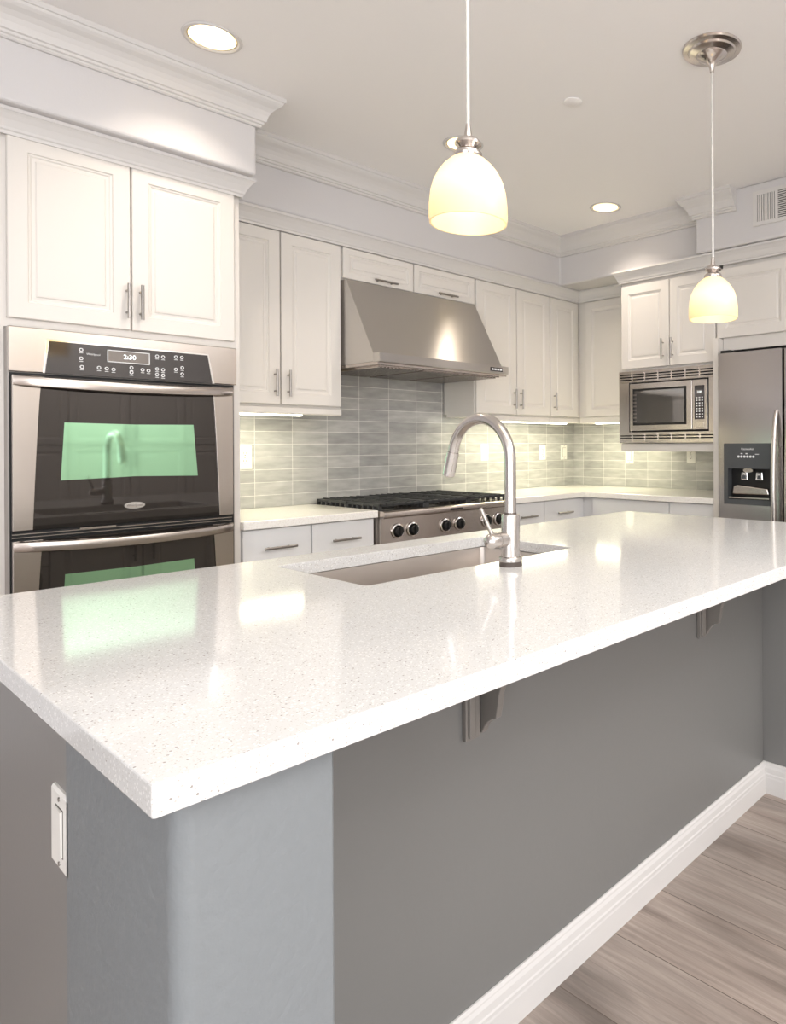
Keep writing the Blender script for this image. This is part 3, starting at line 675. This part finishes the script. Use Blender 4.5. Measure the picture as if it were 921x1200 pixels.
# ------------------------------------------------------------------ microwave tower, fridge surround
FM = Fr('X', 3.66)
t = thing('microwave_cabinet', 'white upper cabinet with two doors housing the microwave', 'cabinet', (3.95, 2.29, -.045))
bm = NB(); box(bm, 3.66, 4.235, 1.948, 2.640, .472, 1.09); box(bm, 3.64, 4.235, 1.948, 2.640, -.045, .004); box(bm, 3.66, 4.235, 1.948, 1.958, .004, .472); box(bm, 3.66, 4.235, 2.630, 2.640, .004, .472); box(bm, 4.2, 4.235, 1.948, 2.64, .004, .472)
obj('body', bm, WHITE, t)
door(t, FM, 2.272, 2.634, .487, 1.024, 2.312, .592); door(t, FM, 1.953, 2.266, .487, 1.024, 2.243, .592)
t2 = thing('fridge_cabinet', 'white cabinet bridging over the refrigerator', 'cabinet', (3.95, 1.43, .53))
bm = NB(); box(bm, 3.66, 4.235, .93, 1.910, .545, 1.09); obj('body', bm, WHITE, t2)
door(t2, FM, 1.492, 1.940, .620, 1.024); door(t2, FM, .94, 1.486, .620, 1.024)
o = obj('fridge_side_panel', box(NB(), 3.60, 4.238, 1.913, 1.946, FL, .616), WHITE, bevel=.001); tag(o, 'tall white end panel between the counter and the refrigerator', 'panel')
o = obj('cabinet_crown_molding', sweep(NB(), [(3.935, 2.642), (3.64, 2.642), (3.64, .93)], ccr(1.045, 1.122, .042)), TRIM); tag(o, 'white crown molding above the microwave and refrigerator cabinets', 'molding')

STEELM = steel('microwave_steel', (.68, .63, .59), .24, (2, 2, 900))
t = thing('microwave', 'built-in stainless microwave with slatted vent trim', 'microwave', (3.9, 2.29, .008))
FW = Fr('X', 3.635)
bm = NB()
for a in ((1.9475, 2.638, .008, .076), (1.9475, 2.638, .394, .468), (2.560, 2.638, .076, .394), (1.9475, 1.984, .076, .394)): fbox(bm, FW, *a, 0, .018)
obj('trim_frame', bm, STEELM, t, bevel=.001)
for b0, b1, n in ((.404, .452, 3), (.030, .062, 2)):
    for i in range(7):
        a0 = 1.952 + i * .0978; s = obj('vent_slot', fbox(NB(), FW, a0, a0 + .089, b0, b1, .018, .0185), BLACK, t)
        bm = NB()
        for k in range(n + 1): bb = b0 + k * (b1 - b0) / (n) ; fbox(bm, FW, a0, a0 + .089, bb - .004, bb + .004, .0185, .024)
        obj('vent_slat', bm, STEELM, s)
obj('housing', box(NB(), 3.637, 4.1, 1.985, 2.559, .077, .393), BLACK, t)
dr = obj('door', fbox(NB(), FW, 2.097, 2.551, .086, .386, 0, .020), STEELM, t, bevel=.003)
obj('door_bezel', panel(NB(), FW, 2.135, 2.528, .120, .352, steps=[(0, .020), (0, .022), (.012, .0215), (.014, .021)]), BLACK, dr)
gl = obj('glass', fbox(NB(), FW, 2.149, 2.514, .133, .339, .021, .0222), MWG, dr)
bm = NB()
for k in range(8): fbox(bm, FW, 2.500, 2.524, .140 + k * .024, .150 + k * .024, .0222, .024)
obj('cavity_vent', bm, DISP, dr)
kp = obj('keypad_panel', fbox(NB(), FW, 1.992, 2.094, .086, .386, 0, .020), STEELM, t, bevel=.003)
kg = obj('keypad_glass', fbox(NB(), FW, 2.012, 2.078, .148, .350, .020, .0215), CTRLG, kp)
obj('display', fbox(NB(), FW, 2.026, 2.064, .300, .322, .0215, .022), DISP, kg)
text_mesh('2:30', .015, FW, 2.045, .311, .0222, LITW, kg, 'clock_digits', flip=True)
for i in range(3):
    for j in range(8): obj('button', fbox(NB(), FW, 2.021 + i * .0185, 2.031 + i * .0185, .158 + j * .0165, .165 + j * .0165, .0215, .0222), ICON, kg)
obj('door_button', fbox(NB(), FW, 2.014, 2.076, .100, .132, .020, .0225), STEELM, kp, bevel=.002)

# fridge
t = thing('refrigerator', 'stainless side-by-side refrigerator with black water dispenser', 'refrigerator', (3.9, 1.40, FL))
FF = Fr('X', 3.62)
obj('body', box(NB(), 3.625, 4.22, .93, 1.895, FL + .02, .520), BLACK, t)
obj('kick_grille', box(NB(), 3.59, 3.625, .94, 1.885, FL + .01, FL + .08), BLACK, t)
zt, zb = .518, FL + .09
da0, da1, db0, db1 = 1.565, 1.858, -.343, .002
d = thing_d = NB()
for a in ((1.508, da0, zb, zt), (da1, 1.890, zb, zt), (da0, da1, db1, zt), (da0, da1, zb, db0)): fbox(d, FF, *a, 0, .06)
bmesh.ops.remove_doubles(d, verts=d.verts, dist=1e-5)
fd = obj('freezer_door', d, STEELF, t)
bm = NB()
for a in ((da0 + .001, 1.580, db0 + .001, db1 - .001), (1.832, da1 - .001, db0 + .001, db1 - .001), (1.580, 1.832, -.140, db1 - .001), (1.580, 1.832, db0 + .001, -.312)): fbox(bm, FF, *a, .0, .063)
dp = obj('dispenser', bm, DISPG, fd)
obj('dispenser_recess', fbox(NB(), FF, 1.580, 1.832, -.312, -.140, .001, .012), BLACK, dp)
for aa in (1.745, 1.655):
    obj('paddle', prism(NB(), [(aa - .022, -.205), (aa + .022, -.205), (aa + .018, -.160), (aa - .018, -.160)], .02, .035, FF), CHROME, dp, bevel=.003)
    obj('paddle_inset', prism(NB(), [(aa - .012, -.198), (aa + .012, -.198), (aa + .009, -.178), (aa - .009, -.178)], .035, .037, FF), DISPG, dp)
obj('nozzle', disc_cyl(NB(), FF, 1.715, -.150, .03, .02, .05, 20, ry=.4), STEEL, dp)
obj('drip_tray', prism(NB(), [(1.59, -.285), (1.60, -.250), (1.78, -.232), (1.805, -.240), (1.815, -.285)], .015, .05, FF), STEEL, dp, bevel=.006)
obj('drip_ledge', fbox(NB(), FF, 1.585, 1.828, -.308, -.300, .02, .062), STEEL, dp)
text_mesh('KitchenAid', .016, FF, 1.712, -.030, .0632, ICON, dp, 'brand_lettering', flip=True)
for i in range(6): obj('button', disc_cyl(NB(), FF, 1.765 - i * .018, -.072, .007, .063, .0645, 14), ICON, dp)
for i in range(2): obj('indicator', fbox(NB(), FF, 1.74 - i * .03, 1.752 - i * .03, -.058, -.053, .063, .0642), ICON, dp)
obj('indicator', fbox(NB(), FF, 1.643, 1.665, -.060, -.057, .063, .0642), ICON, dp)
obj('hinge_cover', fbox(NB(), FF, 1.82, 1.885, zt + .001, zt + .018, .0, .045), BLACK, t, bevel=.003)
rd = obj('refrigerator_door', fbox(NB(), FF, .935, 1.498, zb, zt, 0, .06), STEELF, t, bevel=.006)
def vbar(a, par):
    pts = []; n = 24
    for i in range(n + 1):
        s = i / n; b = .178 - s * 1.0; k = (4 * s * (1 - s)) ** .6; pts.append(FF(a, b, .068 + .045 * k))
    bm = NB(); tube(bm, pts, [.010 + .005 * min(1, min(i, n - i) / 3) for i in range(n + 1)], 14)
    for s in (0, n): tube(bm, [Vector(pts[s]) + Vector((.012, 0, 0)), pts[s]], .009, 12)
    obj('handle', bm, CHROME if False else NICKEL, par, smooth=True)
vbar(1.538, fd); vbar(1.462, rd)
obj('power_cord', tube(NB(), [(4.22, 1.7, -.9), (4.235, 1.7, -.9)], .006), RUBBER, t)

# ------------------------------------------------------------------ island
IX0, IX1, IY0, IY1 = .244, 2.690, .725, 1.915; IT, IBZ = -.320, -.3535
SX0, SX1, SY0, SY1 = .900, 1.636, 1.372, 1.786
bm = NB()
r = .028; n = 6
def rrect(x0, x1, y0, y1, r, n=6):
    out = []
    for cx, cy, a in ((x1 - r, y1 - r, 0), (x0 + r, y1 - r, 90), (x0 + r, y0 + r, 180), (x1 - r, y0 + r, 270)):
        for k in range(n + 1): th = math.radians(a + 90 * k / n); out.append((cx + r * math.cos(th), cy + r * math.sin(th)))
    return out
inner = rrect(SX0, SX1, SY0, SY1, .012, 5)
outer = rrect(IX0, IX1, IY0, IY1, .004, 5)
def ring_slab(bm, inner, outer, z0, z1):
    # sizes match point by point: corner groups correspond
    vi = {z: [bm.verts.new((x, y, z)) for x, y in inner] for z in (z0, z1)}; vo = {z: [bm.verts.new((x, y, z)) for x, y in outer] for z in (z0, z1)}; n = len(inner)
    for k in range(n):
        j = (k + 1) % n
        for z in (z0, z1): bm.faces.new((vi[z][k], vi[z][j], vo[z][j], vo[z][k]))
        bm.faces.new((vi[z0][k], vi[z0][j], vi[z1][j], vi[z1][k])); bm.faces.new((vo[z0][k], vo[z0][j], vo[z1][j], vo[z1][k]))
ring_slab(bm, inner, outer, IBZ, IT)
o = obj('island_countertop', bm, QUARTZ, bevel=.0022, seg=2); tag(o, 'large white speckled quartz island countertop with sink cutout', 'countertop')
# sink
t = thing('undermount_sink', 'stainless undermount sink set into the island countertop', 'sink', (1.268, 1.579, IBZ - .23))
bm = NB(); q = rrect(SX0 - .006, SX1 + .006, SY0 - .006, SY1 + .006, .02, 5); q2 = rrect(SX0 + .004, SX1 - .004, SY0 + .004, SY1 - .004, .03, 5); qo = rrect(SX0 - .025, SX1 + .025, SY0 - .025, SY1 + .025, .02, 5)
lv = [(qo, IBZ - .0035), (q, IBZ - .0035), (q, IBZ - .004), (q2, IBZ - .205), (rrect(SX0 + .03, SX1 - .03, SY0 + .03, SY1 - .03, .02, 5), IBZ - .222)]
rg = [[bm.verts.new((x, y, z)) for x, y in pp] for pp, z in lv]
for a, b in zip(rg, rg[1:]):
    for k in range(len(a)): bm.faces.new((a[k], a[(k + 1) % len(a)], b[(k + 1) % len(a)], b[k]))
bm.faces.new(rg[-1])
ob = obj('basin', bm, STEELS, t, smooth=True)
md = ob.modifiers.new('thick', 'SOLIDIFY'); md.thickness = .0015; md.offset = -1
obj('drain', lathe(NB(), [(0, .003), (.028, .002), (.042, .004), (.045, .001), (.045, -.001), (0, -.001)], 1.268, 1.60, cz=IBZ - .221), CHROME, t, smooth=True)

# island body: bar knee wall, end pilasters, cabinet box
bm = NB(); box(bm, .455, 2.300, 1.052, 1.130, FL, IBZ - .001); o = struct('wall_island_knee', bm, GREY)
def pil(name, x0, x1, m):
    bm = NB(); prism(bm, rrect(x0, x1, .758, 1.126, .0005, 1), FL, IBZ - .001, lambda a, b, c: (a, b, c)); return bm
def bull(x0, x1, y0, y1, r=.022, n=6):
    pts = []
    for cx, cy, a in ((x0 + r, y0 + r, 180),):
        for k in range(n + 1): th = math.radians(a + 90 * k / n); pts.append((cx + r * math.cos(th), cy + r * math.sin(th)))
    return pts
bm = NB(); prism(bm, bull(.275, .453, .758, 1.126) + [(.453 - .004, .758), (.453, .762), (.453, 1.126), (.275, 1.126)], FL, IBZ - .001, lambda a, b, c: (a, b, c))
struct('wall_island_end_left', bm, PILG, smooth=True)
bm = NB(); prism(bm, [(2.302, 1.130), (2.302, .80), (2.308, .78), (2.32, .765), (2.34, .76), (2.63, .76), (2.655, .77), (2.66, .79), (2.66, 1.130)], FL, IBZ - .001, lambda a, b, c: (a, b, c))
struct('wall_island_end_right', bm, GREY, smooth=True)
t = thing('island_cabinet', 'grey painted island cabinet box behind the bar knee wall', 'cabinet', (1.47, 1.5, FL))
bm = NB(); box(bm, .281, .300, 1.132, 1.87, FL, IBZ - .001); box(bm, 2.64, 2.66, 1.132, 1.87, FL, IBZ - .001)
box(bm, .300, 2.64, 1.132, 1.150, FL, IBZ - .001); box(bm, .300, 2.64, 1.85, 1.87, FL + .1, IBZ - .001); box(bm, .300, 2.64, 1.80, 1.82, FL, FL + .1); box(bm, .300, 2.64, 1.150, 1.85, FL + .1, FL + .12)
obj('body', bm, SIDEG, t)
FIB = Fr('R', 1.87)
xs = [.31, .60, .89, 1.27, 1.65, 1.94, 2.28, 2.63]
for a0, a1 in zip(xs, xs[1:]):
    if a0 in (.89, 1.27): door(t, FIB, a0 + .003, a1 - .003, FL + .11, IBZ - .02, (a1 - .04 if a0 == .89 else a0 + .04), -.50)
    else:
        door(t, FIB, a0 + .003, a1 - .003, FL + .11, -.55, a1 - .04, -.64); door(t, FIB, a0 + .003, a1 - .003, -.544, IBZ - .02, (a0 + a1) / 2, -.46, True, .13, flat=True, name='drawer')
# baseboards of the bar
bbp = [(0, FL), (.0155, FL), (.0155, FL + .055), (.0145, FL + .060), (.0145, FL + .068), (.0125, FL + .072), (.0115, FL + .088), (.008, FL + .096), (.0075, FL + .100), (.004, FL + .106), (0, FL + .106)]
struct('baseboard_bar', sweep(NB(), [(.4545, 1.051), (2.3015, 1.051), (2.3015, .80)], bbp), TRIM)
struct('baseboard_bar_end', sweep(NB(), [(2.34, .759), (2.62, .759)], bbp), TRIM)
# corbels
def corbel(x, label):
    t = thing('corbel', label, 'bracket', (x, 1.05, -.59), 'corbels under the bar overhang')
    obj('back_plate', box(NB(), x - .052, x - .014, 1.040, 1.0515, -.590, IBZ - .001), CORB, t, bevel=.002)
    bm = NB(); box(bm, x - .046, x - .030, 1.034, 1.040, -.584, IBZ - .001); obj('raised_fillet', bm, CORB, t, bevel=.002)
    pr = [(1.0515, IBZ - .001), (1.0515, -.588), (1.046, -.588), (1.040, -.575), (1.030, -.562), (1.018, -.553), (1.004, -.548), (1.003, -.540), (.998, -.52), (.996, -.50), (.985, -.47), (.965, -.44), (.93, -.415), (.88, -.40), (.83, -.395), (.82, -.385), (.82, IBZ - .001)]
    obj('scroll_plate', prism(NB(), pr, x - .004, x + .012, Fx), CORB, t, bevel=.002)
corbel(.958, 'taupe corbel nearest the daylight-tinted bar end, under counter overhang')
corbel(1.888, 'taupe corbel farther along the bar near the floor corner')
FIS = Fr('X', .281)
outlet(FIS, 1.158, -.530, 'white rocker switch plate on the grey end of the island', 'rocker', s=.92, cat='switch', wide=1.25)

# ------------------------------------------------------------------ faucet
fx, fy = 1.288, 1.297
t = thing('kitchen_faucet', 'brushed nickel gooseneck pull-down faucet standing behind the island sink', 'faucet', (fx, fy, IT))
obj('rubber_base', lathe(NB(), [(0, 0), (.0305, 0), (.0305, .013), (0, .013)], fx, fy, cz=IT), RUBBER, t, smooth=True)
obj('base_flange', lathe(NB(), [(0, .013), (.031, .013), (.0315, .020), (.030, .024), (.0255, .026), (0, .026)], fx, fy, cz=IT), NICKEL, t, smooth=True)
obj('body', lathe(NB(), [(0, .026), (.0245, .026), (.0245, .133), (.0235, .136), (.017, .136), (0, .136)], fx, fy, cz=IT), NICKEL, t, smooth=True)
pts = [(fx, fy, IT + .136), (fx, fy, IT + .20), (fx, fy, IT + .25)]
R_ = .1165; zc = .277
for k in range(0, 25):
    th = math.radians(167) * k / 24; pts.append((fx, fy + R_ - R_ * math.cos(th), IT + zc + R_ * math.sin(th)))
obj('gooseneck', tube(NB(), pts, .0155, 20), NICKEL, t, smooth=True)
e = Vector(pts[-1]); dn = (Vector(pts[-1]) - Vector(pts[-2])).normalized()
h = obj('spray_head', tube(NB(), [e, e + dn * .003, e + dn * .0031, e + dn * .072, e + dn * .074], [.0155, .0150, .0175, .0182, .0165], 20), NICKEL, t, smooth=True)
obj('seam_ring', tube(NB(), [(fx, fy, IT + .137), (fx, fy, IT + .141)], .0160, 20), RUBBER, t, smooth=True)
vb = NB(); tube(vb, [(fx - .02, fy, IT + .072), (fx - .046, fy, IT + .072), (fx - .0461, fy, IT + .072), (fx - .049, fy, IT + .072), (fx - .0491, fy, IT + .072), (fx - .066, fy, IT + .072), (fx - .076, fy, IT + .072), (fx - .083, fy, IT + .072), (fx - .086, fy, IT + .072)], [.0195, .0195, .0185, .0185, .0205, .0205, .0185, .013, .004], 24)
v = obj('valve_body', vb, NICKEL, t, smooth=True)
obj('lever', tube(NB(), [(fx - .064, fy, IT + .085), (fx - .094, fy + .012, IT + .158), (fx - .0945, fy + .012, IT + .159)], [.0058, .0050, .003], 14), NICKEL, v, smooth=True)

# ------------------------------------------------------------------ pantry cupboards behind the camera (seen mirrored in the oven doors)
FP = Fr('R', -1.9)
t = thing('pantry_cabinet', 'white panelled pantry cabinet wall mirrored in the oven door glass', 'cabinet', (2.4, -2.2, FL))
obj('body', box(NB(), .9, 3.9, -2.5, -1.9, FL, 1.1), WHITE, t)
for i in range(6):
    a0 = .91 + i * .4975; a1 = a0 + .49; hxp = a1 - .04 if i % 2 == 0 else a0 + .04
    door(t, FP, a0, a1, .02, 1.06, hxp, .14, L_=.16); door(t, FP, a0, a1, FL + .1, .01, hxp, -.12, L_=.16)

# lift everything from eye-relative heights to real ones (floor at z = 0)
for o in C.objects:
    if o.parent is None and o is not cam: o.location.z += EYE
